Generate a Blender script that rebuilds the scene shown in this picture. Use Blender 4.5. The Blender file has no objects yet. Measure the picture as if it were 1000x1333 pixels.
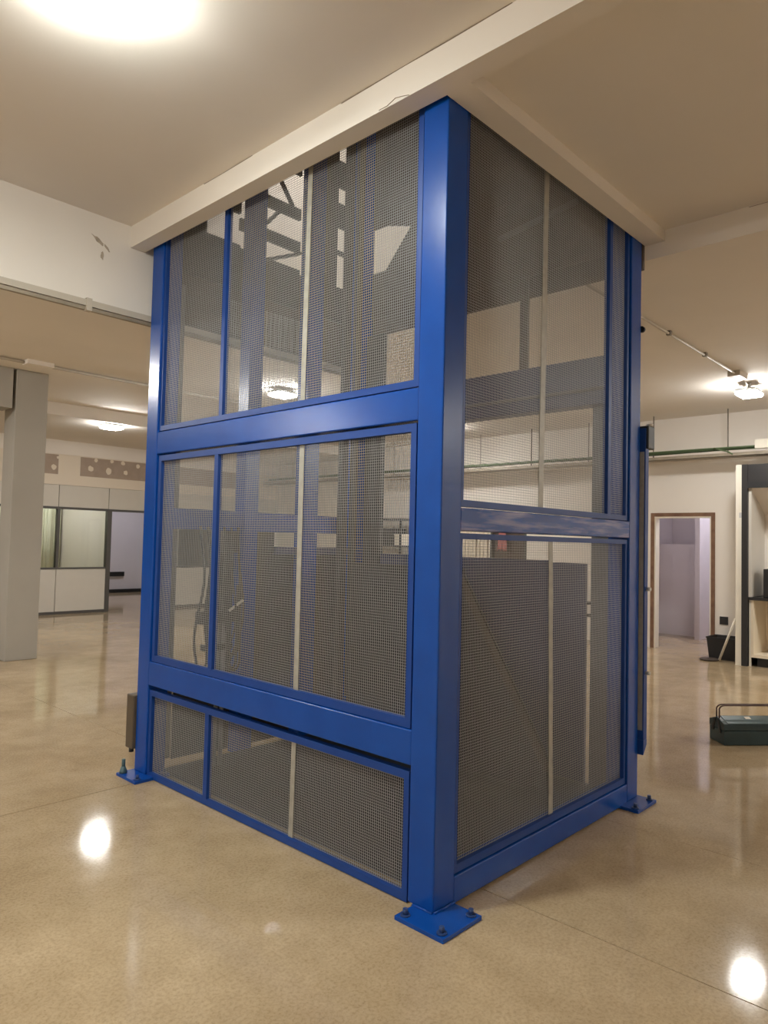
import bpy, bmesh, math, random
from mathutils import Vector, Matrix
random.seed(7)
SC = bpy.context.scene
COL = SC.collection

# ---------------------------------------------------------------- camera
FPX, PIT, ROL, YAW = 926.63, 0.0412, 0.0233, 0.754
cam_d = bpy.data.cameras.new('camera'); cam = bpy.data.objects.new('camera', cam_d); COL.objects.link(cam)
fw = Vector((math.cos(YAW)*math.cos(PIT), math.sin(YAW)*math.cos(PIT), math.sin(PIT)))
rt = Vector((math.sin(YAW), -math.cos(YAW), 0)); up = rt.cross(fw)
r2 = rt*math.cos(ROL)+up*math.sin(ROL); u2 = up*math.cos(ROL)-rt*math.sin(ROL)
cam.matrix_world = Matrix(((r2.x, u2.x, -fw.x, -2.355), (r2.y, u2.y, -fw.y, -1.8815), (r2.z, u2.z, -fw.z, 1.55), (0, 0, 0, 1)))
cam_d.sensor_fit = 'HORIZONTAL'; cam_d.sensor_width = 36; cam_d.lens = 36*FPX/1000
cam_d.clip_start = 0.05; cam_d.clip_end = 100
SC.camera = cam

# ---------------------------------------------------------------- world, exposure
wd = bpy.data.worlds.new('world'); SC.world = wd; wd.use_nodes = True
wd.node_tree.nodes['Background'].inputs[0].default_value = (1, .95, .88, 1)
wd.node_tree.nodes['Background'].inputs[1].default_value = 0.05
SC.view_settings.view_transform = 'Standard'; SC.view_settings.look = 'None'
SC.view_settings.gamma = 1; SC.view_settings.use_curve_mapping = False
SC.view_settings.exposure = 0.78
LAMP = 110.0           # strength of the lamp lenses
SC.cycles.max_bounces = 10; SC.cycles.diffuse_bounces = 6; SC.cycles.transparent_max_bounces = 16
SC.cycles.sample_clamp_indirect = 4.0

# ---------------------------------------------------------------- materials
def mat(name, col, rough=.6, metal=0., spec=.5, noise=0., scale=6., bump=0., bscale=60., emit=None, estr=0., col2=None):
    m = bpy.data.materials.new(name); m.use_nodes = True
    nt = m.node_tree; b = nt.nodes['Principled BSDF']
    b.inputs['Base Color'].default_value = (*col, 1); b.inputs['Roughness'].default_value = rough
    b.inputs['Metallic'].default_value = metal; b.inputs['Specular IOR Level'].default_value = spec
    tc = nt.nodes.new('ShaderNodeTexCoord')
    if noise or col2:
        n = nt.nodes.new('ShaderNodeTexNoise'); n.inputs['Scale'].default_value = scale; n.inputs['Detail'].default_value = 6
        nt.links.new(tc.outputs['Object'], n.inputs['Vector'])
        r = nt.nodes.new('ShaderNodeValToRGB'); nt.links.new(n.outputs['Fac'], r.inputs['Fac'])
        c2 = col2 or tuple(c*(1-noise) for c in col)
        r.color_ramp.elements[0].position = .3; r.color_ramp.elements[1].position = .7
        r.color_ramp.elements[0].color = (*c2, 1); r.color_ramp.elements[1].color = (*col, 1)
        nt.links.new(r.outputs['Color'], b.inputs['Base Color'])
    if bump:
        n2 = nt.nodes.new('ShaderNodeTexNoise'); n2.inputs['Scale'].default_value = bscale; n2.inputs['Detail'].default_value = 4
        nt.links.new(tc.outputs['Object'], n2.inputs['Vector'])
        bp = nt.nodes.new('ShaderNodeBump'); bp.inputs['Strength'].default_value = bump; bp.inputs['Distance'].default_value = .01
        nt.links.new(n2.outputs['Fac'], bp.inputs['Height']); nt.links.new(bp.outputs['Normal'], b.inputs['Normal'])
    if emit:
        b.inputs['Emission Color'].default_value = (*emit, 1); b.inputs['Emission Strength'].default_value = estr
    return m

M = {}
M['plaster'] = mat('plaster', (.74, .66, .56), .85, noise=.05, scale=1.5, bump=.06, bscale=12)
M['ceiling'] = mat('ceiling_paint', (.79, .74, .68), .85, noise=.06, scale=1.2, bump=.12, bscale=7)
M['stain'] = mat('plaster_stain', (.30, .24, .18), .9, noise=.4, scale=30)
M['stain_soft'] = mat('plaster_stain_soft', (.46, .39, .31), .9, noise=.35, scale=22)
M['wall'] = mat('wall_paint', (.80, .745, .68), .8, noise=.04, scale=1.3, bump=.04, bscale=10)
M['wall_cool'] = mat('wall_cool', (.62, .58, .60), .8, noise=.05, scale=1.5)
M['blue'] = mat('blue_paint', (.003, .062, .33), .24, spec=.35, noise=.15, scale=5, bump=.03, bscale=25)
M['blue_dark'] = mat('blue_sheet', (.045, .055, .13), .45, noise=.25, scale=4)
M['indigo'] = mat('blue_frame_paint', (.009, .050, .24), .4, spec=.3, noise=.12, scale=6)
M['wire'] = mat('galvanised_wire', (.36, .36, .355), .5, metal=.2)
M['strip'] = mat('galvanised_strip', (.38, .365, .32), .5, metal=.2, noise=.2, scale=25)
M['steel_dark'] = mat('dark_steel', (.035, .034, .036), .5, noise=.3, scale=8)
M['steel_brown'] = mat('brown_steel', (.085, .060, .045), .55, noise=.35, scale=10)
M['steel_grey'] = mat('grey_steel', (.16, .16, .17), .5, noise=.2, scale=10)
M['column'] = mat('grey_render', (.36, .335, .29), .7, noise=.07, scale=2, bump=.04, bscale=20)
M['column_side'] = M['column']
M['panel'] = mat('pale_panel', (.60, .565, .50), .55, noise=.03)
M['frame_dark'] = mat('anodised_frame', (.075, .07, .065), .45)
M['board_raw'] = mat('raw_plasterboard', (.40, .32, .26), .9, noise=.12, scale=8)
M['filler'] = mat('joint_filler', (.74, .66, .55), .9)
M['wood'] = mat('raw_timber', (.15, .075, .045), .75, col2=(.24, .135, .08), scale=9)
M['white'] = mat('white_paint', (.78, .73, .62), .6, noise=.06, scale=5)
M['cream'] = mat('cream_board', (.80, .70, .54), .5)
M['black'] = mat('black_plastic', (.012, .012, .013), .45)
M['black_soft'] = mat('black_board', (.017, .015, .015), .5)
M['lamp_body'] = mat('lamp_housing', (.55, .55, .53), .5)
M['conduit'] = mat('grey_conduit', (.48, .43, .36), .5)
M['tray'] = mat('galvanised_tray', (.34, .29, .22), .5, metal=.3, noise=.2, scale=12)
M['cable_green'] = mat('green_cable', (.10, .15, .07), .55)
M['rod'] = mat('threaded_rod', (.22, .19, .16), .5, metal=.4)
M['hose'] = mat('black_rubber', (.03, .03, .03), .5)
M['box_brown'] = mat('brown_box_paint', (.10, .075, .05), .5, noise=.2, scale=8)
M['teal'] = mat('teal_paint', (.030, .062, .072), .35, noise=.3, scale=12)
M['teal_light'] = mat('teal_lid_paint', (.075, .13, .14), .32, noise=.25, scale=12)
M['handle'] = mat('brown_handle', (.09, .045, .035), .4)
M['pink'] = mat('pink_cloth', (.55, .20, .19), .9, noise=.3, scale=40)
M['blind'] = mat('blind_fabric', (.72, .64, .52), .8)
M['curtain'] = mat('curtain_fabric', (.66, .66, .52), .85, noise=.15, scale=3)
M['bolt'] = mat('bolt_steel', (.02, .05, .16), .4)
M['anchor'] = mat('anchor_stud', (.05, .10, .11), .45)
M['zinc'] = mat('zinc_stud', (.55, .53, .5), .4, metal=.4)

def lamp_mat(name, col, s):
    m = bpy.data.materials.new(name); m.use_nodes = True; nt = m.node_tree
    nt.nodes.clear(); o = nt.nodes.new('ShaderNodeOutputMaterial'); e = nt.nodes.new('ShaderNodeEmission')
    e.inputs[0].default_value = (*col, 1); e.inputs[1].default_value = s; nt.links.new(e.outputs[0], o.inputs[0]); return m
M['lens'] = lamp_mat('lamp_lens', (1, .995, .965), LAMP)
M['lens_near'] = lamp_mat('near_lamp_lens', (.97, 1, .93), LAMP*1.6)
M['lens_fill'] = lamp_mat('fill_lamp_lens', (1, .995, .965), LAMP*2.2)  # stronger lens for the unseen lamps added as fill
M['lens_cool'] = lamp_mat('cool_lamp_lens', (.90, .90, 1.0), LAMP*1.05)
M['lens_upper'] = lamp_mat('upper_lamp_lens', (1, .97, .9), LAMP*1.2)

def floor_mat():
    m = bpy.data.materials.new('polished_concrete'); m.use_nodes = True; nt = m.node_tree; b = nt.nodes['Principled BSDF']
    tc = nt.nodes.new('ShaderNodeTexCoord'); L = nt.links.new
    def noise(s, d=5, r=.6):
        n = nt.nodes.new('ShaderNodeTexNoise'); n.inputs['Scale'].default_value = s; n.inputs['Detail'].default_value = d
        n.inputs['Roughness'].default_value = r; L(tc.outputs['Object'], n.inputs['Vector']); return n
    def ramp(src, p0, c0, p1, c1):
        r = nt.nodes.new('ShaderNodeValToRGB'); e = r.color_ramp.elements
        e[0].position = p0; e[0].color = c0; e[1].position = p1; e[1].color = c1; L(src, r.inputs['Fac']); return r
    def mix(a, bb, fac, mode='MULTIPLY'):
        x = nt.nodes.new('ShaderNodeMix'); x.data_type = 'RGBA'; x.blend_type = mode
        L(a, x.inputs[6]); L(bb, x.inputs[7])
        if isinstance(fac, float): x.inputs[0].default_value = fac
        else: L(fac, x.inputs[0])
        return x.outputs[2]
    big = ramp(noise(.9, 6, .62).outputs['Fac'], .32, (.37, .275, .165, 1), .68, (.535, .42, .275, 1))
    mid = ramp(noise(5, 6, .7).outputs['Fac'], .3, (.84, .82, .78, 1), .66, (1, 1, 1, 1))
    fine = ramp(noise(75, 3, .7).outputs['Fac'], .34, (.76, .73, .68, 1), .56, (1.03, 1.03, 1.03, 1))
    v = nt.nodes.new('ShaderNodeTexVoronoi'); v.inputs['Scale'].default_value = 55; L(tc.outputs['Object'], v.inputs['Vector'])
    spk = ramp(v.outputs['Distance'], .06, (.45, .40, .33, 1), .13, (1, 1, 1, 1))
    c = mix(big.outputs[0], mid.outputs[0], 1.); c = mix(c, fine.outputs[0], .8); c = mix(c, spk.outputs[0], .45)
    L(c, b.inputs['Base Color'])
    rr = ramp(noise(3, 5).outputs['Fac'], .3, (.055, .055, .055, 1), .7, (.11, .11, .11, 1)); L(rr.outputs[0], b.inputs['Roughness'])
    b.inputs['Specular IOR Level'].default_value = .22
    bp = nt.nodes.new('ShaderNodeBump'); bp.inputs['Strength'].default_value = .025; bp.inputs['Distance'].default_value = .004
    L(noise(9, 4).outputs['Fac'], bp.inputs['Height']); L(bp.outputs['Normal'], b.inputs['Normal'])
    return m
M['floor'] = floor_mat()
M['joint'] = mat('floor_joint', (.16, .12, .08), .8)

def glass_mat():
    m = bpy.data.materials.new('tinted_glass'); m.use_nodes = True; nt = m.node_tree; nt.nodes.clear(); L = nt.links.new
    o = nt.nodes.new('ShaderNodeOutputMaterial'); t = nt.nodes.new('ShaderNodeBsdfTransparent'); g = nt.nodes.new('ShaderNodeBsdfGlossy')
    t.inputs[0].default_value = (.93, .95, .87, 1); g.inputs['Roughness'].default_value = .03
    fr = nt.nodes.new('ShaderNodeFresnel'); fr.inputs[0].default_value = 1.5
    mx = nt.nodes.new('ShaderNodeMixShader'); L(fr.outputs[0], mx.inputs[0]); L(t.outputs[0], mx.inputs[1]); L(g.outputs[0], mx.inputs[2]); L(mx.outputs[0], o.inputs[0])
    return m
M['glass'] = glass_mat()

def hazed_blue():
    """blue paint with pale lavender lens haze painted into its colour, for the right-hand cross rail"""
    m = M['blue'].copy(); m.name = 'blue_paint_hazed'; nt = m.node_tree; b = nt.nodes['Principled BSDF']; L = nt.links.new
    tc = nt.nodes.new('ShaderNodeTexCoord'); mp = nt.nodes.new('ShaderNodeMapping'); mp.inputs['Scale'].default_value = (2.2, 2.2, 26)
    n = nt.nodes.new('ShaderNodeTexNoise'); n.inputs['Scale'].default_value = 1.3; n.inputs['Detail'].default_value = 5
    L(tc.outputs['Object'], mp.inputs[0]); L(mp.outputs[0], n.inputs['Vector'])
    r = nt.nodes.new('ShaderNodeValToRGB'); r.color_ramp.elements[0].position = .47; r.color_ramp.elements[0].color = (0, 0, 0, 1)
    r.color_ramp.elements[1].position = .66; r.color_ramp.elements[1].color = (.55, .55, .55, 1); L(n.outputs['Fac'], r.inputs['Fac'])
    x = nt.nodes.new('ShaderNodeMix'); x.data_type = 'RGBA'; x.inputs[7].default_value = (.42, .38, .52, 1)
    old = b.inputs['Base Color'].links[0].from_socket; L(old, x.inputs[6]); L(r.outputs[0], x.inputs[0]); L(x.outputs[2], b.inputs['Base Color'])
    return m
M['blue_hazed'] = hazed_blue()

# ---------------------------------------------------------------- mesh helpers
class MB:
    def __init__(s): s.v = []; s.f = []; s.sm = []
    def box(s, x0, x1, y0, y1, z0, z1):
        n = len(s.v); s.v += [(x, y, z) for z in (z0, z1) for y in (y0, y1) for x in (x0, x1)]
        s.f += [tuple(n+i for i in q) for q in ((0, 2, 3, 1), (4, 5, 7, 6), (0, 1, 5, 4), (2, 6, 7, 3), (0, 4, 6, 2), (1, 3, 7, 5))]; s.sm += [0]*6; return s
    def prism(s, pts, vec):
        """closed polygon pts extruded by vec"""
        n = len(s.v); k = len(pts); s.v += [tuple(p) for p in pts]+[tuple(Vector(p)+Vector(vec)) for p in pts]
        s.f += [tuple(n+i for i in reversed(range(k))), tuple(n+k+i for i in range(k))]
        s.f += [(n+i, n+(i+1) % k, n+k+(i+1) % k, n+k+i) for i in range(k)]; s.sm += [0]*(k+2); return s
    def bar(s, a, b, w, h, upv=(0, 0, 1)):
        """rectangular bar from a to b"""
        a = Vector(a); b = Vector(b); d = (b-a).normalized(); x = d.cross(Vector(upv))
        if x.length < 1e-5: x = d.cross(Vector((0, 1, 0)))
        x.normalize(); y = x.cross(d)
        pts = [a+x*w/2+y*h/2, a-x*w/2+y*h/2, a-x*w/2-y*h/2, a+x*w/2-y*h/2]
        return s.prism(pts, b-a)
    def tube(s, pts, r, n=8, cap=True):
        pts = [Vector(p) for p in pts]; base = len(s.v); prev = None
        for i, p in enumerate(pts):
            d = (pts[min(i+1, len(pts)-1)]-pts[max(i-1, 0)]).normalized()
            if prev is None:
                x = d.cross(Vector((0, 0, 1)))
                if x.length < 1e-3: x = d.cross(Vector((0, 1, 0)))
            else: x = prev-d*prev.dot(d)
            x.normalize(); prev = x; y = d.cross(x); rr = r[i] if isinstance(r, (list, tuple)) else r
            s.v += [tuple(p+(x*math.cos(2*math.pi*k/n)+y*math.sin(2*math.pi*k/n))*rr) for k in range(n)]
        for i in range(len(pts)-1):
            for k in range(n):
                a = base+i*n+k; b = base+i*n+(k+1) % n; s.f.append((a, b, b+n, a+n)); s.sm.append(1)
        if cap:
            s.f.append(tuple(base+k for k in reversed(range(n)))); s.f.append(tuple(base+(len(pts)-1)*n+k for k in range(n))); s.sm += [0, 0]
        return s
    def build(s, name, m, parent=None, bevel=0., origin=None):
        me = bpy.data.meshes.new(name); org = Vector(origin) if origin else Vector((0, 0, 0))
        me.from_pydata([tuple(Vector(p)-org) for p in s.v], [], s.f)
        for p, q in zip(me.polygons, s.sm): p.use_smooth = bool(q)
        bm = bmesh.new(); bm.from_mesh(me); bmesh.ops.recalc_face_normals(bm, faces=bm.faces)
        if bevel: bmesh.ops.bevel(bm, geom=list(bm.edges), offset=bevel, segments=2, affect='EDGES', profile=.5)
        bm.to_mesh(me); bm.free()
        me.materials.append(m if not isinstance(m, str) else M[m])
        o = bpy.data.objects.new(name, me); COL.objects.link(o)
        if parent is not None:
            o.parent = parent; o.location = org-world_loc(parent)
        else: o.location = org
        return o
def world_loc(o):
    v = Vector((0, 0, 0))
    while o is not None: v += Vector(o.location); o = o.parent
    return v
def B(*a): return MB().box(*a)
def thing(name, label, cat, loc=(0, 0, 0), group=None):
    o = bpy.data.objects.new(name, None); o.empty_display_size = .1; COL.objects.link(o); o.location = loc
    o['label'] = label; o['category'] = cat
    if group: o['group'] = group
    return o
def tag(o, label, cat, group=None):
    o['label'] = label; o['category'] = cat
    if group: o['group'] = group
    return o
def struct(o, label=None):
    o['kind'] = 'structure'
    if label: o['label'] = label
    return o
def kids(o): return [c for c in bpy.data.objects if c.parent == o]
def copy_tree(o, parent=None):
    c = o.copy(); COL.objects.link(c)
    if parent is not None: c.parent = parent
    for ch in kids(o): copy_tree(ch, c)
    return c

W, D = 1.9887, 2.5231          # lift enclosure, outer size along x and y
PU, PV = .1426, .1405          # post section

# ================================================================ THE SETTING
ZC = 3.55
XL, YF, XR, YB = -8.5, -8.5, 8.65, 12.1
# floor: slabs parted by saw-cut joints
fl = struct(B(XL-.2, 12.0, YF-.2, 17.0, -.20, -.02).build('floor', 'joint'), 'beige polished concrete floor with saw-cut joints')
jx = [XL-.2, .355, 12.0]; jy = [YF-.2, 2.33, 17.0]; g = .003
for i in range(2):
    for j in range(2):
        if (i, j) == (1, 0):
            B(.355+g, 1.535-g*.6, jy[0], 2.33-g, -.02, 0).build('slab', 'floor', fl)
            B(1.535+g*.6, 12.0, jy[0], 2.33-g, -.02, 0).build('slab', 'floor', fl)
        else:
            B(jx[i]+(g if i else 0), jx[i+1]-(0 if i else g), jy[j]+(g if j else 0), jy[j+1]-(0 if j else g), -.02, 0).build('slab', 'floor', fl)

# ceiling slab in bays around the lift opening
SF = 3.475
m = MB()
m.box(XL, -.125, YF, 2.6, 3.62, 3.70)                 # left bay
m.box(-.02, 2.03, YF, -.13, 3.545, 3.70)              # right bay
m.box(2.15, 12., YF, 17., ZC, 3.70)                   # far right bays
m.box(XL, 2.15, 2.75, 17., ZC, 3.70)                  # rear bays
ce = struct(m.build('ceiling', 'ceiling'), 'warm white plastered concrete ceiling')
struct(B(-.125, -.02, YF, 2.6, SF, 3.70).build('trim_1', 'ceiling'), 'plastered beam along the left edge of the lift opening')
struct(B(-.02, 2.03, -.13, -.004, SF, 3.70).build('trim_2', 'ceiling'), 'plastered beam along the right edge of the lift opening')
struct(B(2.03, 2.15, YF, 2.75, 3.38, 3.70).build('trim_3', 'ceiling'), 'plastered downstand beam past the far right corner of the lift')
struct(B(XL, 2.03, 2.6, 2.75, 3.015, 3.70).build('trim_4', 'ceiling'), 'deep plastered downstand beam behind the lift')
struct(B(XL, .79, 7.3, 7.62, 3.06, ZC).build('trim_5', 'column'), 'grey downstand beam meeting the square column')
struct(B(XL, XR, 9.15, YB, 3.36, ZC).build('trim_6', 'ceiling'), 'dropped plaster ceiling before the office partition')
struct(B(XL, XR, YB-.02, YB+.1, 3.09, 3.36).build('trim_8', 'ceiling'), 'plaster band above the office partition')
# hairline cracks and damp stains at the beam corner
def crack(pts, w, name, par):
    mb = MB()
    for a, b in zip(pts[:-1], pts[1:]): mb.bar(a, b, w, .002)
    return mb.build(name, 'stain', par)
beam1 = bpy.data.objects['trim_1']
crack([(-.1262, y, 3.6185+.002*math.sin(y*9)) for y in (-.40, -.1, .15, .36, .55)], .004, 'crack', beam1)
crack([(-.1262, y, 3.6175+.002*math.sin(y*7)) for y in (1.25, 1.45, 1.6, 1.72)], .002, 'crack', beam1)
crack([(-.1262, y, SF+.012+.01*math.sin(y*40)) for y in (.12, .16, .2, .25, .3)], .003, 'crack', beam1)
crack([(2.0288, y, 3.54) for y in (-.62, -.85, -1.1)], .003, 'crack', bpy.data.objects['trim_3'])
random.seed(3)
for (cx, cz, rx, rz, sl) in ((-.345, 3.455, .045, .016, -.6), (-.285, 3.42, .022, .011, -.9), (-.315, 3.36, .010, .030, 0.)):
    pts = []
    for t in range(14):
        an = t/14*2*math.pi; k = random.uniform(.6, 1.15); dx = rx*k*math.cos(an); pts.append((cx+dx, 2.6, cz+rz*k*math.sin(an)+dx*sl))
    MB().prism(pts, (0, -.002, 0)).build('stain', 'stain_soft', bpy.data.objects['trim_4'])

# right wall with the timber-lined doorway
m = MB()
m.box(XR, XR+.12, YF, 1.74, 0, ZC).box(XR, XR+.12, 1.74, 2.70, 2.09, ZC).box(XR, XR+.12, 2.70, 4.95, 0, ZC)
m.box(XR, XR+.12, 4.95, 5.72, 2.05, ZC).box(XR, XR+.12, 5.72, 17., 0, ZC)
struct(m.build('wall_right', 'wall'), 'warm white plastered wall on the right')
d1 = struct(MB().box(XR-.012, XR+.13, 2.645, 2.70, 0, 2.09).box(XR-.012, XR+.13, 1.74, 1.795, 0, 2.09).box(XR-.012, XR+.13, 1.795, 2.645, 2.035, 2.09).build('door_1', 'wood'), 'doorway lined with raw brown timber')
MB().box(XR-.004, XR+.14, 2.625, 2.645, 0, 2.035).box(XR-.004, XR+.14, 1.795, 1.815, 0, 2.035).box(XR-.004, XR+.14, 1.815, 2.625, 2.012, 2.035).build('inner_lining', 'white', d1)
# room behind the doorway
struct(MB().box(XR+.12, 12., 3.35, 3.45, 0, ZC).box(XR+.12, 12., .9, 1.0, 0, ZC).box(11.2, 11.3, 1.0, 3.35, 0, ZC).build('wall_doorway_room', 'wall_cool'), 'pale lilac walls seen through the doorway')
struct(MB().box(10.6, 10.72, 2.58, 3.35, 0, 1.62).box(10.2, 10.9, 2.50, 2.58, 0, 3.5).build('wall_doorway_room_inner', 'wall_cool'), 'pale partition corner seen through the doorway')
# dark second doorway behind the lift
d2 = struct(MB().box(XR-.01, XR+.13, 4.95, 4.99, 0, 2.05).box(XR-.01, XR+.13, 5.68, 5.72, 0, 2.05).box(XR-.01, XR+.13, 4.99, 5.68, 2.01, 2.05).build('door_2', 'frame_dark'), 'dark doorway in the right wall behind the lift')
B(XR+.07, XR+.11, 4.99, 5.68, 0, 2.01).build('door_leaf', 'steel_brown', d2)
# other walls (out of the picture, they close the room)
struct(B(XL-.12, XL, YF, 17., 0, 3.9).build('wall_left', 'wall')); struct(B(XL, 12., YF-.12, YF, 0, 3.9).build('wall_front', 'wall'))

# office partition at the back
wb = struct(MB().box(XL, XR, YB, YB+.1, 2.50, 3.09).build('wall_back', 'filler'), 'office partition with glazing, pale panels and plasterboard strip above')
m = MB()
for (a, b) in ((3.06, 3.315), (3.745, 5.2), (1.2, 2.0), (5.6, 8.0), (-3, 0.4)): m.box(a, b, YB-.006, YB, 2.70, 3.075)
m.build('bare_plasterboard', 'board_raw', wb)
random.seed(12)
for (x, z, r) in ((3.23, 2.83, .055), (3.30, 3.02, .03), (3.95, 2.86, .06), (4.32, 2.84, .075), (4.68, 2.84, .05), (4.05, 3.04, .04), (4.38, 3.05, .04), (4.62, 3.03, .045), (4.95, 3.0, .05), (1.5, 2.85, .06), (1.8, 3.0, .05)):
    pts = [(x+r*random.uniform(.75, 1.1)*math.cos(t*math.pi/5), YB-.006, z+r*random.uniform(.75, 1.1)*math.sin(t*math.pi/5)) for t in range(10)]
    MB().prism(pts, (0, -.004, 0)).build('filler_dab', 'filler', wb)
xs = [-8.5, -6.9, -5.4, -3.9, -2.4, -.9, .65, 2.2, 3.35, 4.35, 5.55, 7.05, 8.6]
for a, b in zip(xs[:-1], xs[1:]):
    B(a+.006, b-.006, YB-.01, YB+.08, 2.075, 2.495).build('panel', 'panel', wb, origin=(a, YB, 2.075))
    if not (4.3 < a < 5): B(a+.006, b-.006, YB-.01, YB+.08, .055, .865).build('panel', 'panel', wb, origin=(a, YB, .055))
m = MB()
m.box(XL, XR, YB-.02, YB+.08, 2.03, 2.072).box(XL, 4.39, YB-.02, YB+.08, .868, .90).box(XL, 4.39, YB-.02, YB+.08, 0, .055).box(5.5, XR, YB-.02, YB+.08, 0, .055).box(5.5, XR, YB-.02, YB+.08, .868, .90)
for x in xs[1:-1]:
    if x < 3 or x > 6: m.box(x-.025, x+.025, YB-.02, YB+.08, .9, 2.03)
m.box(3.335, 3.385, YB-.02, YB+.08, .9, 2.03).box(4.33, 4.39, YB-.025, YB+.08, .0, 2.03).box(5.5, 5.56, YB-.025, YB+.08, 0, 2.03).box(4.39, 4.42, YB-.025, YB+.08, 0, 2.03)
m.box(2.25, 2.29, YB-.02, YB+.08, 0, 2.03)
m.build('glazing_frame', 'frame_dark', wb)
for k, (a, b) in enumerate(((2.29, 3.335), (3.385, 4.33), (.65, 2.2), (5.56, 7.05), (7.05, 8.6), (-.9, .65))):
    w = struct(B(a, b, YB+.02, YB+.028, .9, 2.03).build('window_%d' % (k+1), 'glass'), 'tinted green glass pane of the office partition')
# office rooms behind the partition
struct(B(XL, 12., 16.6, 16.7, 0, ZC).build('wall_rear_room', 'wall_cool'), 'lilac white wall of the room behind the partition')
struct(MB().box(4.40, 4.48, YB+.1, 16.6, 0, ZC).box(8.65, 8.75, YB+.1, 16.6, 0, ZC).build('wall_rear_divider', 'wall'))
struct(MB().box(4.48, 8.65, 16.53, 16.6, 0, .09).build('baseboard_back', 'black'))
# pleated curtain behind the glass
m = MB(); pts = []
n = 120
for i in range(n+1):
    x = -.9+5.25*i/n; pts.append((x, YB+2.3+.045*math.sin(i*1.25)+.02*math.sin(i*.37)))
for (x, y), (x2, y2) in zip(pts[:-1], pts[1:]):
    q = len(m.v); m.v += [(x, y, .25), (x2, y2, .25), (x2, y2, 2.5), (x, y, 2.5)]; m.f.append((q, q+1, q+2, q+3)); m.sm.append(1)
cu = m.build('curtain', 'curtain'); sm = cu.modifiers.new('thickness', 'SOLIDIFY'); sm.thickness = .006
tag(cu, 'pale green pleated curtain behind the office glazing', 'curtain')
tag(B(6.45, 7.0, 16.545, 16.6, .44, .56).build('wall_socket', 'black'), 'long black socket box low on the lilac back room wall', 'socket')

# square grey column
co = tag(B(.83, 1.207, 7.30, 7.66, 0, ZC).build('column', 'column', bevel=.008), 'grey rendered square column standing at left of the hall', 'column')

# upper storey seen through the shaft
struct(MB().box(-3., 5., 4.6, 4.7, 3.70, 7.).box(-3.1, -3., -2., 4.7, 3.70, 7.).box(5., 5.1, -2., 4.7, 3.70, 7.).box(-3, 5., -2.1, -2., 3.70, 7).build('wall_upper', 'wall'), 'pale walls of the storey above seen through the lift shaft')
struct(B(-3.1, 5.1, -2.1, 4.7, 7., 7.1).build('ceiling_upper', 'ceiling'))
struct(MB().box(2.0, 2.03, 0, 2.6, 3.32, 3.70).box(.16, 2.03, 2.56, 2.6, 3.05, 3.70).build('trim_7', 'steel_brown'), 'slab edges of the lift opening, shade painted in as dark brown')  # dark brown on the slab edges stands in for their shade

# ================================================================ THE LIFT ENCLOSURE
lift = thing('lift_enclosure', 'tall blue steel goods lift enclosure with galvanised wire mesh panels standing on the concrete floor', 'lift')
ZT = 6.0
posts = {}
def bolt(mb, x, y, z, r=.011, h=.022):
    mb.tube([(x, y, z), (x, y, z+.006)], r*1.9, 12); mb.tube([(x, y, z+.006), (x, y, z+.006+h)], r, 6)
for key, (x0, y0), plate in (('near', (0, 0), (-.122, .135, -.150, .105)), ('left', (0, D-PV), (-.112, .14, 2.298, 2.545)),
                             ('right', (W-PU, 0), (1.752, 2.012, -.110, .14)), ('back', (W-PU, D-PV), (1.752, 2.10, 2.30, 2.63))):
    p = B(x0, x0+PU, y0, y0+PV, .018, ZT).build('post', 'blue', lift, bevel=.006)
    pl = B(*plate, 0, .018).build('base_plate', 'blue', p, bevel=.002)
    a, b, c, d = plate; i = .032
    for (bx, by) in ((a+i, c+i), (b-i, c+i), (a+i, d-i), (b-i, d-i)):
        if x0-.02 < bx < x0+PU+.02 and y0-.02 < by < y0+PV+.02: continue
        mb = MB()
        if key == 'left' and by > 2.45:
            mb.tube([(bx, by, .018), (bx, by, .03), (bx, by, .06)], [.026, .024, .013], 10); mb.tube([(bx, by, .05), (bx, by, .105)], .012, 8); mb.build('anchor_stud', 'anchor', p)
        else:
            bolt(mb, bx, by, .018); mb.build('bolt', 'bolt', p)
    posts[key] = p
# weld bead at the foot of the near post
MB().tube([(PU*.98, -.006, .02), (.0, -.006, .02)], .006, 6).tube([(-.006, 0, .02), (-.006, PV*.75, .02)], .006, 6).build('weld_bead', 'blue', posts['near'])

def rail(name, x0, x1, y0, y1, z0, z1, mt='blue'):
    return B(x0, x1, y0, y1, z0, z1).build(name, mt, lift, bevel=.005)
e = .0015
rail('cross_rail', .0+e, .12, PV-.001, D-PV+.001, .5891, .7392)          # left face, lower
rail('cross_rail', .0+e, .12, PV-.001, D-PV+.001, 2.0853, 2.2304)        # left face, upper
rail('cross_rail', PU-.001, W-PU+.001, e, .12, 1.6051, 1.7065, 'blue_hazed')   # right face, middle
rail('cross_rail', PU-.001, W-PU+.001, e, .12, .008, .1217)              # right face, bottom
rail('cross_rail', PU-.001, W-PU+.001, D-.11, D-.01, 1.60, 1.742)        # back
rail('cross_rail', W-.12, W-e, PV-.001, D-PV+.001, 2.462, 2.77, 'blue_dark')     # far side header
# upper tie beams at the slab and above
rail('cross_rail', .02, .12, PV, D-PV, 3.80, 3.95)
rail('cross_rail', PU, W-PU, .02, .12, 3.80, 3.95)

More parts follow.
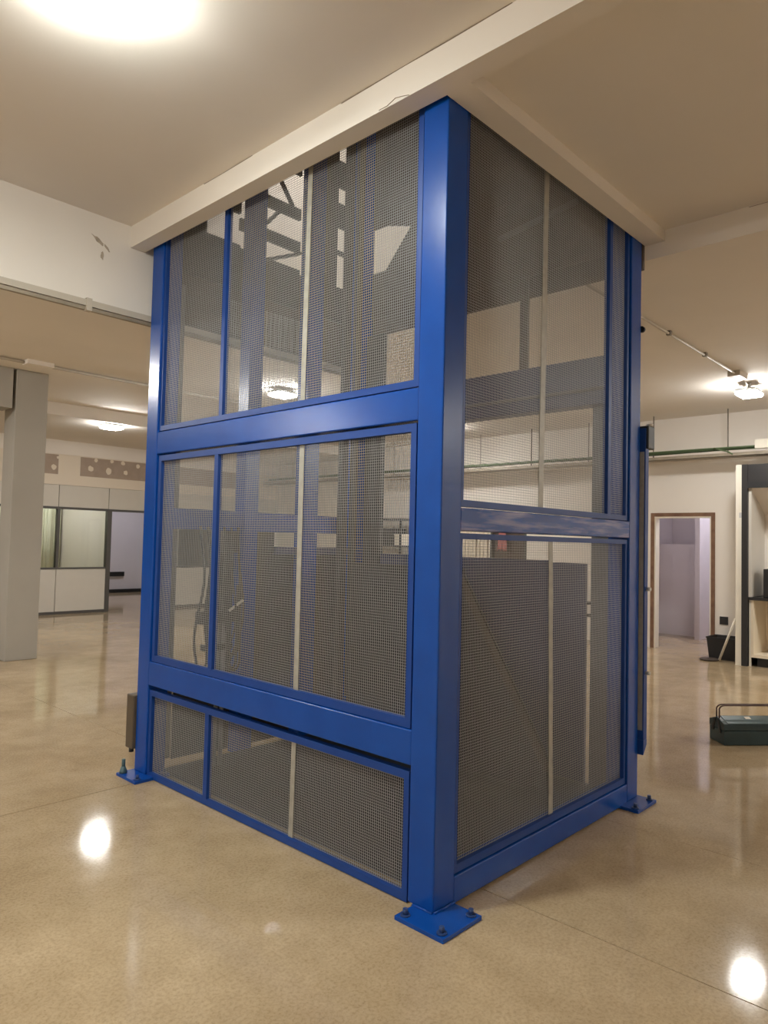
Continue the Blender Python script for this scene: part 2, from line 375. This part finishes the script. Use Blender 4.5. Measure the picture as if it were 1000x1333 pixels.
def wires(axis, a0, a1, z0, z1, depth, pitch=.0127, r=.00085):
    """wire-mesh sheet standing in the plane 'axis' = depth; woven as two layers of square rods"""
    m = MB(); q = []
    n = int((a1-a0)/pitch); h = int((z1-z0)/pitch)
    for i in range(n+1):
        a = a0+pitch*(i+.3)
        if a < a1: q.append((a-r, a+r, z0, z1, -r))
    for j in range(h+1):
        z = z0+pitch*(j+.4)
        if z < z1: q.append((a0, a1, z-r, z+r, r))
    for (a, b, c, d, o) in q:
        s0, s1 = depth+o-r, depth+o+r; k = len(m.v)
        for (s, t) in ((s0, 0), (s1, 0)):
            for (aa, zz) in ((a, c), (b, c), (b, d), (a, d)):
                m.v.append((s, aa, zz) if axis == 'x' else (aa, s, zz))
        m.f += [(k, k+1, k+2, k+3), (k+7, k+6, k+5, k+4), (k, k+4, k+5, k+1), (k+1, k+5, k+6, k+2), (k+2, k+6, k+7, k+3), (k+3, k+7, k+4, k)]
        m.sm += [0]*6
    return m
def plain(m, name, mt, parent):
    me = bpy.data.meshes.new(name); me.from_pydata(m.v, [], m.f); me.materials.append(M[mt])
    o = bpy.data.objects.new(name, me); COL.objects.link(o); o.parent = parent; return o
def panel(axis, a0, a1, z0, z1, d0, fw_, mull=None, strip=None, t=.035, ft=None, fb=None):
    """framed mesh panel; outer a0..a1, z0..z1; front face at depth d0"""
    ft = ft or fw_; fb = fb or fw_
    def bx(mb, a, b, c, d, e0, e1):
        return mb.box(e0, e1, a, b, c, d) if axis == 'x' else mb.box(a, b, e0, e1, c, d)
    mb = MB(); d1 = d0+t
    bx(mb, a0, a0+fw_, z0, z1, d0, d1); bx(mb, a1-fw_, a1, z0, z1, d0, d1)
    bx(mb, a0+fw_, a1-fw_, z0, z0+fb, d0, d1); bx(mb, a0+fw_, a1-fw_, z1-ft, z1, d0, d1)
    fr = mb.build('mesh_panel', 'indigo', lift)
    cuts = [a0+fw_-.003, a1-fw_+.003]
    if mull:
        mm = MB(); bx(mm, mull[0], mull[1], z0+fb, z1-ft, d0+.001, d1); mm.build('mullion', 'indigo', fr)
    w = plain(wires(axis, a0+fw_-.003, a1-fw_+.003, z0+fb-.003, z1-ft+.003, d1-.012), 'wire_mesh', 'wire', fr); w['kind'] = 'stuff'
    if strip:
        (sa, sz0), (sb, sz1), sw = strip; sm_ = MB(); pts = []
        for (aa, zz) in ((sa-sw/2, sz0), (sa+sw/2, sz0), (sb+sw/2, sz1), (sb-sw/2, sz1)):
            pts.append((d1-.017, aa, zz) if axis == 'x' else (aa, d1-.017, zz))
        sm_.prism(pts, (-.004, 0, 0) if axis == 'x' else (0, -.004, 0)); sm_.build('joint_strip', 'strip', fr)
    return fr
# left face (x = 0): upper, middle, bottom
L0, L1 = PV+.009, D-PV-.012
panel('x', L0, L1+.02, 2.238, 4.1, .012, .030, (1.668, 1.702), ((.955, 2.27), (.935, 4.05), .036), fb=.032)
panel('x', L0+.006, L1, .742, 2.075, .012, .032, (1.690, 1.728), ((.945, .78), (.948, 2.04), .036), fb=.040, ft=.036)
panel('x', L0+.006, L1+.012, .004, .558, .012, .030, (1.700, 1.738), ((.955, .04), (.948, .525), .034), fb=.034, ft=.036)
# right face (y = 0): upper, lower
panel('y', PU+.004, W-PU-.006, 1.7115, 4.1, .012, .026, (1.575, 1.612), ((.848, 1.74), (.872, 3.9), .046), fb=.030)
panel('y', PU+.006, W-PU-.004, .126, 1.594, .012, .024, None, ((.990, .16), (.955, 1.57), .040), fb=.036, ft=.026)

# back of the enclosure: guide masts, lower sheet, mesh
for (a, b) in ((.72, .84), (1.285, 1.425)):
    B(a, b, D-.13, D-.01, .0, ZT).build('guide_mast', 'blue', lift)
for (a, b) in ((1.625, 1.69), (1.785, 1.805)):
    B(a, b, D-.19, D-.14, .0, ZT).build('guide_rail', 'steel_dark', lift)
B(.60, 1.84, D-.012, D-.004, .02, 1.44).build('back_sheet', 'steel_dark', lift)
B(.60, 1.06, D-.05, D-.014, 1.44, 1.60).build('back_sheet', 'steel_dark', lift)
B(1.06, 1.85, D-.08, D-.03, 1.43, 1.49).build('back_sheet', 'blue_dark', lift)
w = plain(wires('y', .56, 1.28, 1.62, 3.3, D-.02, .02), 'wire_mesh', 'wire', lift); w['kind'] = 'stuff'
B(.135, .245, D-.02, D-.016, .05, 3.3).build('back_sheet', 'steel_grey', lift)

B(.13, W-.047, .13, D-.14, .004, .03).build('shade_plate', 'steel_dark', lift)  # dark sheet added to paint shade over the shaft floor
B(.26, .595, D-.012, D-.004, .035, .56).build('back_sheet', 'steel_dark', lift)
# landing gate on the far side (x = W)
ga = B(W-.045, W-.015, .605, 2.20, .004, 1.447).build('landing_gate', 'blue_dark', lift, bevel=.003)
B(W-.045, W-.015, .340, .592, .004, 1.435).build('gate_leaf', 'blue_dark', ga, bevel=.003)
gp = MB().prism([(1.60, 1.06, 1.335), (1.60, .40, .24), (1.60, .40, .02), (1.60, 2.15, .02), (1.60, 2.15, 1.38), (1.60, 1.06, 1.38)], (.012, 0, 0)).build('inclined_plate', 'steel_dark', lift)
MB().bar((1.585, 1.10, 1.36), (1.585, .38, .165), .02, .09, (1, 0, 0)).build('diagonal_brace', 'steel_brown', gp)
for z in (1.18, 1.10): MB().tube([(W-.03, .335, z), (W-.03, .30, z)], .011, 8).build('hinge', 'steel_dark', ga)
B(W-.045, W-.015, PV, .300, .02, 2.47).build('door_jamb', 'steel_grey', lift)
B(W-.06, W-.015, 2.19, D-PV, .02, 3.3).build('door_jamb', 'steel_dark', lift)
B(W-.06, W-.03, .80, .86, 2.77, 3.9).build('gate_hanger', 'steel_brown', lift)
MB().tube([(W-.13, .14, 2.56), (W-.13, 2.3, 2.56)], .012, 8).build('tie_bar', 'steel_grey', lift)
# outer channel of the landing frame, beyond the right post
ch = B(W+.012, W+.062, -.03, .03, .36, 2.30).build('landing_frame', 'indigo', lift, bevel=.003)
MB().prism([(W+.012, -.03, .36), (W+.062, -.03, .36), (W+.062, -.03, .33), (W+.012, -.03, .27)], (0, .06, 0)).build('end_cap', 'indigo', ch)
B(W+.008, W+.0119, -.022, .024, .42, 2.15).build('side_mesh', 'strip', ch)
B(W+.02, W+.115, -.045, .02, 2.17, 2.315).build('closer_box', 'black', ch, bevel=.006)
MB().tube([(W+.07, -.03, 2.315), (W+.07, -.03, 2.33)], .022, 12).build('closer_cap', 'zinc', ch)
for z in (1.29, .77): MB().tube([(W+.045, -.03, z), (W+.045, -.055, z)], .012, 10).build('stud', 'zinc', ch)
MB().tube([(W+.0, .0, 2.93), (W+.02, -.0, 2.93)], .02, 10).build('stud', 'black', posts['right'])

# hydraulic hoses hanging inside the left bay of the enclosure
random.seed(5)
for k in range(5):
    x = .22+.08*k; y = 2.18+.04*math.sin(k*2.1); dz = .12*random.random()
    pts = []
    for t in range(13):
        s = t/12; pts.append((x+.05*math.sin(s*math.pi*2+k)*s, y-.05*math.sin(s*math.pi), 1.62-.80*s-dz*s))
    lp = pts[-1]
    for t in range(1, 9):
        an = t/8*math.pi; pts.append((lp[0]+.04*(1-math.cos(an)), lp[1], lp[2]-.06*math.sin(an)+.0*t))
    lp = pts[-1]; pts += [(lp[0]+.005, lp[1]+.01, lp[2]+.25), (lp[0]+.01, lp[1]+.02, lp[2]+.5)]
    h = MB().tube(pts, .007+.003*random.random(), 6).build('hydraulic_hose', 'hose')
    tag(h, 'dark hydraulic hose behind the narrow left mesh bay, %s' % ('leftmost of five', 'second of five from the left', 'middle one of five', 'fourth of five from the left', 'rightmost of five')[k], 'hose', 'hoses inside the lift')
hs = thing('hose_manifold', 'twin pipe manifold with grey valve block behind the narrow left mesh bay', 'pipes', (.42, 2.2, 0))
for x in (.395, .44): MB().tube([(x, 2.2, .031), (x, 2.2, .98)], .014, 10).build('pipe', 'steel_grey', hs)
B(.24, .56, 2.17, 2.24, .98, 1.06).build('valve_block', 'steel_dark', hs, bevel=.004)
B(.28, .50, 2.18, 2.23, .80, .84).build('clamp', 'steel_dark', hs)
MB().tube([(.45, 2.16, 1.06), (.54, 2.13, 1.13)], .009, 8).build('lever', 'zinc', hs)

# lift carriage parked above, seen through the mesh
ca = thing('lift_carriage', 'dark steel lift carriage raised above the ceiling opening inside the blue enclosure', 'carriage', (1., 1.3, 3.6))
def cbox(name, mt, *a): return B(*a).build(name, mt, ca)
cbox('deck', 'steel_dark', .25, 1.80, .22, 2.25, 5.15, 5.25)
MB().prism([(1.87, .2, 3.42), (1.87, 2.28, 3.42), (1.87, 2.28, 3.80), (1.87, 2.13, 3.80), (1.87, 1.86, 4.10), (1.87, 2.13, 4.18), (1.87, 2.28, 4.18), (1.87, 2.28, 5.15), (1.87, .2, 5.15)], (.02, 0, 0)).build('side_sheet', 'steel_brown', ca)
mb = MB()
for z0, z1 in ((3.40, 3.70), (3.985, 4.02), (4.22, 4.43), (4.57, 4.80), (5.0, 5.16)): mb.box(1.43, 1.90, 2.526, 2.552, z0, z1)
mb.box(1.56, 1.68, 2.526, 2.552, 3.4, 5.1); mb.box(1.78, 1.80, 2.526, 2.552, 3.4, 5.1)
for z0, z1 in ((3.40, 3.72), (3.86, 3.95), (4.13, 4.22), (4.5, 5.16)): mb.box(.70, 1.28, 2.526, 2.552, z0, z1)
mb.box(.80, .93, 2.526, 2.552, 3.4, 5.1); mb.box(.25, .41, 2.526, 2.552, 3.4, 5.1); mb.box(.41, .70, 2.526, 2.552, 3.98, 5.16); mb.box(.41, .70, 2.526, 2.552, 3.4, 3.74)
mb.bar((1.0, 2.54, 4.48), (1.2, 2.54, 4.22), .02, .03, (0, 1, 0)).bar((.93, 2.54, 3.98), (1.06, 2.54, 4.13), .02, .06, (0, 1, 0))
mb.bar((.93, 2.54, 3.7), (1.28, 2.54, 3.86), .02, .07, (0, 1, 0)).bar((1.43, 2.54, 3.66), (1.56, 2.54, 3.79), .02, .06, (0, 1, 0)).bar((1.43, 2.54, 3.98), (1.56, 2.54, 3.86), .02, .05, (0, 1, 0))
mb.build('back_lattice', 'steel_dark', ca)
for y in (.5, 1.15, 1.8): cbox('deck_joist', 'steel_brown', .25, 1.80, y, y+.06, 5.03, 5.15)
MB().bar((1.78, .95, 3.70), (1.80, .35, 3.80), .03, .03).build('stay_bar', 'steel_grey', ca)
MB().tube([(1.69, 2.30, .3), (1.69, 2.30, 5.1)], .008, 6).tube([(1.74, 2.30, .3), (1.74, 2.30, 5.1)], .008, 6).build('lift_chain', 'steel_dark', ca)

# brown box on the back of the far left post
bxo = thing('junction_box', 'brown metal box mounted low behind the far left blue post', 'box', (.05, 2.56, .15))
B(-.02, .18, 2.526, 2.62, .15, .50).build('housing', 'box_brown', bxo, bevel=.008)
MB().tube([(.0, 2.57, .15), (.0, 2.57, .125)], .016, 10).build('cable_gland', 'black', bxo)

# ================================================================ CEILING SERVICES
def lamp(x, y, z, label, lens='lens', group=None, mount=ZC, stem=True, dome=1.):
    t = thing('ceiling_lamp', label, 'lamp', (x, y, z), group)
    B(x-.152, x+.152, y-.112, y+.112, z+.012, z+.05).build('housing', 'lamp_body', t, bevel=.006)
    # shallow domed lens
    m = MB(); rows = []
    for k, (s, dz) in enumerate(((1, .012), (.97, -.012), (.86, -.028), (.6, -.036))):
        rows.append(len(m.v)); m.v += [(x+.155*s*a, y+.115*s*b, z+.012+(dz-.012)*dome) for a, b in ((-1, -1), (1, -1), (1, 1), (-1, 1))]
    for a, b in zip(rows[:-1], rows[1:]):
        for i in range(4): m.f.append((a+i, a+(i+1) % 4, b+(i+1) % 4, b+i)); m.sm.append(0)
    q = rows[-1]; m.f.append((q, q+1, q+2, q+3)); m.sm.append(0); m.f.append((3, 2, 1, 0)); m.sm.append(0)
    m.build('lens', lens, t)
    if stem and mount-(z+.05) > .002: MB().tube([(x, y, z+.05), (x, y, mount)], .02, 10).build('bracket', 'lamp_body', t)
    return t
lamp(-1.27, .66, 3.545, 'bright floodlight on the left ceiling bay above the camera, washed out white', 'lens_near', mount=3.62, dome=.5)
lamp(6.80, .75, 3.42, 'lit floodlight on the right ceiling at the end of the conduit')
lamp(3.02, 9.32, 3.31, 'small lit floodlight before the office partition at left', mount=3.36)
lamp(3.54, 5.55, 3.46, 'lit floodlight behind the lift, seen through the mesh above the upper blue rail')
for (x, y, mo) in ((-6., 1., 3.62), (-5.5, 7., ZC), (7., -6.5, ZC), (6.6, -3.4, ZC), (-6.5, -6.5, 3.62), (-5., 9.6, ZC), (7.3, 9.4, ZC), (-2.0, 6.2, ZC)):  # unseen lamps added as fill; the last matches the left post's highlight
    lamp(x, y, mo-.07, 'unseen fill floodlight on the ceiling outside the picture', 'lens_fill', group='unseen ceiling fill floodlights', mount=mo)
for (x, y) in ((10.2, 1.8), (6.5, 14.5), (3.2, 13.3)):
    lamp(x, y, ZC-.06, 'cool white lamp in a side room, out of view', 'lens_cool', group='cool lamps of the side rooms')
lamp(7.19, 5.81, 3.45, 'floodlight hidden behind the near corner post, lighting the wall behind the lift')
lamp(2.6, 3.6, 6.9, 'lamp of the storey above, out of view', 'lens_upper', mount=7.)

def pipe(name, pts, r, mt, label, cat, clips=()):
    t = thing(name, label, cat, pts[0]); MB().tube(pts, r, 8).build('tube', mt, t)
    for c in clips: B(c[0]-.02, c[0]+.02, c[1]-.02, c[1]+.02, c[2]-.02, c[2]+.02).build('clip', 'rod', t)
    return t
c1 = pipe('ceiling_conduit', [(2.15, .655, 3.525), (6.15, .69, 3.525)], .012, 'conduit', 'thin grey conduit running across the right ceiling to the floodlight', 'conduit', [(3.2+k*.95, .665+.008*k, 3.53) for k in range(3)])
B(6.05, 6.33, .63, .76, 3.49, 3.55).build('junction_box', 'conduit', c1)
MB().tube([(6.33, .70, 3.52), (6.62, .72, 3.50), (6.66, .74, 3.46)], .010, 6).build('flex', 'conduit', c1)
c2 = pipe('ceiling_conduit', [(XL, 6.75, 3.525), (5.5, 6.78, 3.525)], .018, 'conduit', 'thin conduit crossing the left ceiling above the square column', 'conduit')
B(.72, 1.02, 6.67, 6.83, 3.50, 3.55).build('junction_box', 'ceiling', c2)
tr = thing('cable_trunking', 'pale cable trunking along the bottom edge of the deep beam behind the lift', 'trunking', (0, 2.6, 3.0))
B(XL, 2.0, 2.565, 2.60, 3.0, 3.04).build('trunk', 'conduit', tr)
B(XL, 2.0, 2.575, 2.60, 2.975, 2.998).build('under_shade', 'tray', tr)  # darker strip standing in for the shadow beneath the trunking
B(-.42, -.385, 2.558, 2.60, 2.97, 3.05).build('clip', 'conduit', tr)
# cable tray on hanger rods along the right wall
ct = thing('cable_tray', 'galvanised cable tray with green cables hung along the right wall', 'cable tray', (8.3, 1.5, 2.86))
MB().box(8.2, 8.42, YF, YB, 2.855, 2.862).box(8.2, 8.206, YF, YB, 2.855, 2.905).box(8.414, 8.42, YF, YB, 2.855, 2.905).build('tray', 'tray', ct)
random.seed(9)
for k in range(5):
    pts = [(8.25+.03*k+.012*math.sin(y*1.7+k), y, 2.90+.075+.012*math.sin(y*.9+k*2)) for y in [1.05+(YB-1.2)*i/40 for i in range(41)]]
    MB().tube(pts, .013, 6).build('cable', 'cable_green', ct)
MB().tube([(8.22, 1.62, 2.99), (8.20, 1.55, 2.96), (8.19, 1.42, 2.92), (8.19, 1.36, 2.88)], .010, 6).build('cable', 'cable_green', ct)
for k in range(-7, 11):
    y = 1.46+1.07*k
    MB().tube([(8.31, y, 2.86), (8.31, y, ZC)], .009, 6).build('hanger_rod', 'rod', ct)
B(8.17, 8.24, .87, 1.07, 2.94, 3.06).build('splice_box', 'white', ct)

# ================================================================ RIGHT-HAND SIDE THINGS
ku = thing('kitchen_unit', 'black framed kitchen niche with pale shelves against the right wall', 'kitchen unit', (8.2, .2, 0))
B(7.95, XR, 1.17, 1.245, 0, 2.70).build('side_panel', 'white', ku)
B(7.94, XR, 1.095, 1.168, 0, 2.70).build('frame_post', 'black_soft', ku)
B(7.96, 8.05, -1.4, 1.095, 2.46, 2.70).build('fascia', 'black_soft', ku)
B(7.94, 7.955, -1.4, 1.095, 2.38, 2.46).build('fascia_edge', 'black', ku)
B(8.60, XR, -1.4, 1.095, .86, 2.46).build('back_panel', 'wall', ku)
B(7.99, XR, 1.06, 1.094, .92, 2.40).build('inner_side', 'panel', ku)
MB().prism([(8.0, -1.4, 2.38), (8.6, -1.4, 2.05), (8.6, -1.4, 2.46), (8.0, -1.4, 2.46)], (0, 2.47, 0)).build('sloped_hood', 'wall', ku)
B(7.97, 8.6, -1.4, 1.094, .88, .915).build('worktop', 'black_soft', ku)
MB().box(7.99, 8.6, 1.03, 1.06, .12, .878).box(7.99, 8.6, -1.4, 1.03, .12, .16).box(8.56, 8.6, -1.4, 1.03, .16, .878).box(7.99, 8.02, .1, .13, .16, .878).build('open_cabinet', 'cream', ku)
MB().box(7.99, 8.02, 1.062, 1.085, 0, .878).build('cabinet_edge', 'white', ku)
B(8.05, 8.5, -1.4, 1.0, 0, .12).build('plinth', 'black', ku)
tag(B(7.946, 7.95, 1.165, 1.20, 1.98, 2.05).build('door_catch', 'zinc'), 'small white catch on edge of the tall white panel', 'catch')
mv = thing('microwave_oven', 'black box appliance standing on the kitchen niche worktop', 'appliance', (8.25, .55, .915))
B(8.05, 8.45, .26, .93, .916, 1.30).build('case', 'black', mv, bevel=.01)
B(8.044, 8.05, .34, .88, .95, 1.27).build('door', 'black_soft', mv)
so = thing('wall_socket', 'black socket on the wall between the timber doorway and the white panel', 'socket', (XR, 1.6, .5))
B(XR-.012, XR, 1.555, 1.67, .455, .57).build('plate', 'black', so); B(XR-.018, XR-.012, 1.585, 1.64, .485, .54).build('insert', 'black_soft', so)
tag(B(8.80, 8.88, 3.335, 3.35, .44, .57).build('wall_socket', 'black'), 'black socket just inside the timber-lined doorway', 'socket')
# black tub with a white pole
tb = thing('tub', 'black plastic tub on the floor beside the timber doorway', 'tub', (8.42, 1.5, 0))
def lathe_box(mb, cx, cy, w0, d0, w1, d1, z0, z1, wall=.012):
    o = lambda w, d, z: [(cx-w, cy-d, z), (cx+w, cy-d, z), (cx+w, cy+d, z), (cx-w, cy+d, z)]
    r = [o(w0, d0, z0), o(w1, d1, z1), o(w1-wall, d1-wall, z1), o(w0-wall, d0-wall, z0+wall)]
    n = len(mb.v)
    for q in r: mb.v += q
    for k in range(3):
        for i in range(4): mb.f.append((n+k*4+i, n+k*4+(i+1) % 4, n+k*4+4+(i+1) % 4, n+k*4+4+i)); mb.sm.append(0)
    mb.f.append((n+3, n+2, n+1, n)); mb.f.append((n+12, n+13, n+14, n+15)); mb.sm += [0, 0]; return mb
lathe_box(MB(), 8.40, 1.51, .16, .17, .19, .20, .0, .30).build('body', 'black_soft', tb)
MB().box(8.20, 8.60, 1.30, 1.316, .29, .31).box(8.20, 8.60, 1.70, 1.716, .29, .31).box(8.20, 8.216, 1.316, 1.70, .29, .31).box(8.584, 8.60, 1.316, 1.70, .29, .31).build('rim', 'black', tb)
tag(MB().tube([(8.10, 1.50, .012), (8.02, 1.262, .62)], .016, 10).build('pole', 'white'), 'short white pole leaning against the tall white panel', 'pole')
fd = thing('floor_disc', 'flat dark dish on the floor in front of the black tub', 'disc', (8.05, 1.52, 0))
MB().tube([(8.07, 1.62, 0), (8.07, 1.62, .008), (8.07, 1.62, .022)], [.10, .125, .135], 20).build('disc', 'steel_brown', fd)  # low dark round disc, flaring upwards

# blind and cloth behind the lift, on the right wall
bl = thing('vertical_blind', 'pale vertical slat blind on the right wall behind the lift', 'blind', (XR-.05, 6.1, 1.0))
for k in range(9):
    y = 5.76+.085*k; MB().box(XR-.055, XR-.045, y, y+.062, .9, 2.1).build('slat', 'blind', bl)
B(XR-.08, XR-.02, 5.74, 6.54, 2.1, 2.15).build('head_rail', 'white', bl)
ck = thing('hanging_cloth', 'small pinkish cloth hanging at the dark doorway behind the lift', 'cloth', (XR-.05, 5.45, 1.5))
m = MB(); nx, nz = 10, 8
for j in range(nz+1):
    for i in range(nx+1):
        s = i/nx-.5; t = j/nz
        m.v.append((XR-.05+.03*math.sin(i*1.9)*(.4+t), 5.43+s*(.10+.16*t*(1-.4*t)), 1.86-.42*t+.03*math.cos(i*2.3)*t))
for j in range(nz):
    for i in range(nx):
        a = j*(nx+1)+i; m.f.append((a, a+1, a+nx+2, a+nx+1)); m.sm.append(1)
cl = m.build('cloth', 'pink', ck); cl.modifiers.new('thickness', 'SOLIDIFY').thickness = .008
MB().tube([(XR+.0, 5.43, 1.87), (XR-.06, 5.43, 1.87), (XR-.065, 5.43, 1.90)], .006, 6).build('hook', 'zinc', ck)

# steel rack seen past the landing opening
rk = thing('metal_rack', 'dark metal rack with boxes far behind the lift at right wall', 'rack', (8.2, 7.9, 0))
for x in (7.9, 8.5):
    for y in (7.3, 8.6): B(x-.02, x+.02, y-.02, y+.02, 0, 2.0).build('upright', 'steel_dark', rk)
for z in (.3, .9, 1.45, 1.97): B(7.88, 8.52, 7.28, 8.62, z, z+.03).build('shelf', 'steel_dark', rk)
for (y, z, s, mt, lb) in ((7.45, 1.48, .20, 'white', 'white box on the rack behind the lift, nearer the kitchen side'), (8.25, 1.48, .26, 'white', 'larger white box on the rack behind the lift'), (7.75, 1.48, .3, 'steel_dark', 'dark box between white boxes on the rack behind the lift')):
    b_ = thing('carton', lb, 'box', (8.2, y, z)); B(8.0, 8.4, y-s/2, y+s/2, z, z+s*1.1).build('body', mt, b_, bevel=.005); B(8.0-.004, 8.4+.004, y-s/2-.004, y+s/2+.004, z+s*.95, z+s*1.1+.004).build('lid', mt, b_)

# ================================================================ TOOLBOX
tx = thing('toolbox', 'teal metal toolbox with twin dark carrying handles on the concrete floor at right', 'toolbox', (3.657, .022, 0))
ax = Vector((.742, -.670, 0)); bx_ = Vector((.670, .742, 0)); O = Vector((3.657, .022, 0))
def P(a, b, z): return tuple(O+ax*a+bx_*b+Vector((0, 0, z)))
LT, WT = .50, .215
MB().prism([P(0, 0, .004), P(0, WT, .004), P(0, WT, .115), P(0, 0, .115)], ax*LT).build('body', 'teal', tx, bevel=.004)
for s0, s1 in ((0, .5), (.5, 1)):
    a, b = WT*s0, WT*s1-.002; pk = .205
    za = .118+0; prof = [P(-.004, a, .118), P(-.004, b, .118), P(-.004, b, .168 if s1 == 1 else pk), P(-.004, a, .168 if s0 == 0 else pk)]
    MB().prism(prof, ax*(LT+.008)).build('tray_lid', 'teal', tx, bevel=.003)
for s0, s1, sg in ((.0, .49, 1), (.51, 1.0, -1)):
    a, b = WT*s0, WT*s1
    za, zb = (.170, .207) if sg > 0 else (.207, .170)
    MB().prism([P(.03, a, za), P(.03, b, zb), P(.03, b, zb+.004), P(.03, a, za+.004)], ax*(LT-.06)).build('lid_top', 'teal_light', tx)
for b in (.085, .125):
    pts = []
    for (a_, z_) in ((-.006, .16), (-.004, .26)): pts.append(P(a_+.012, b, z_))
    for k in range(7):
        t = k/6*math.pi/2; pts.append(P(.056-.05*math.cos(t), b, .262+.035*math.sin(t)))
    for k in range(7):
        t = k/6*math.pi/2; pts.append(P(LT-.056+.05*math.sin(t), b, .262+.035*math.cos(t)))
    pts.append(P(LT-.008, b, .16)); MB().tube(pts, .006, 8).build('handle', 'handle', tx)
for s in (0, 1):
    for b in (.05, .16): 
        MB().prism([P(-.008 if s == 0 else LT+.004, b-.012, .09), P(-.008 if s == 0 else LT+.004, b+.012, .09), P(-.008 if s == 0 else LT+.004, .105+(b-.105)*.4+.012, .19), P(-.008 if s == 0 else LT+.004, .105+(b-.105)*.4-.012, .19)], ax*.005).build('link_arm', 'black_soft', tx)
MB().prism([P(.215, .06, .1935), P(.26, .06, .1935), P(.26, .09, .2045), P(.215, .09, .2045)], (0, 0, .003)).build('label_plate', 'white', tx)
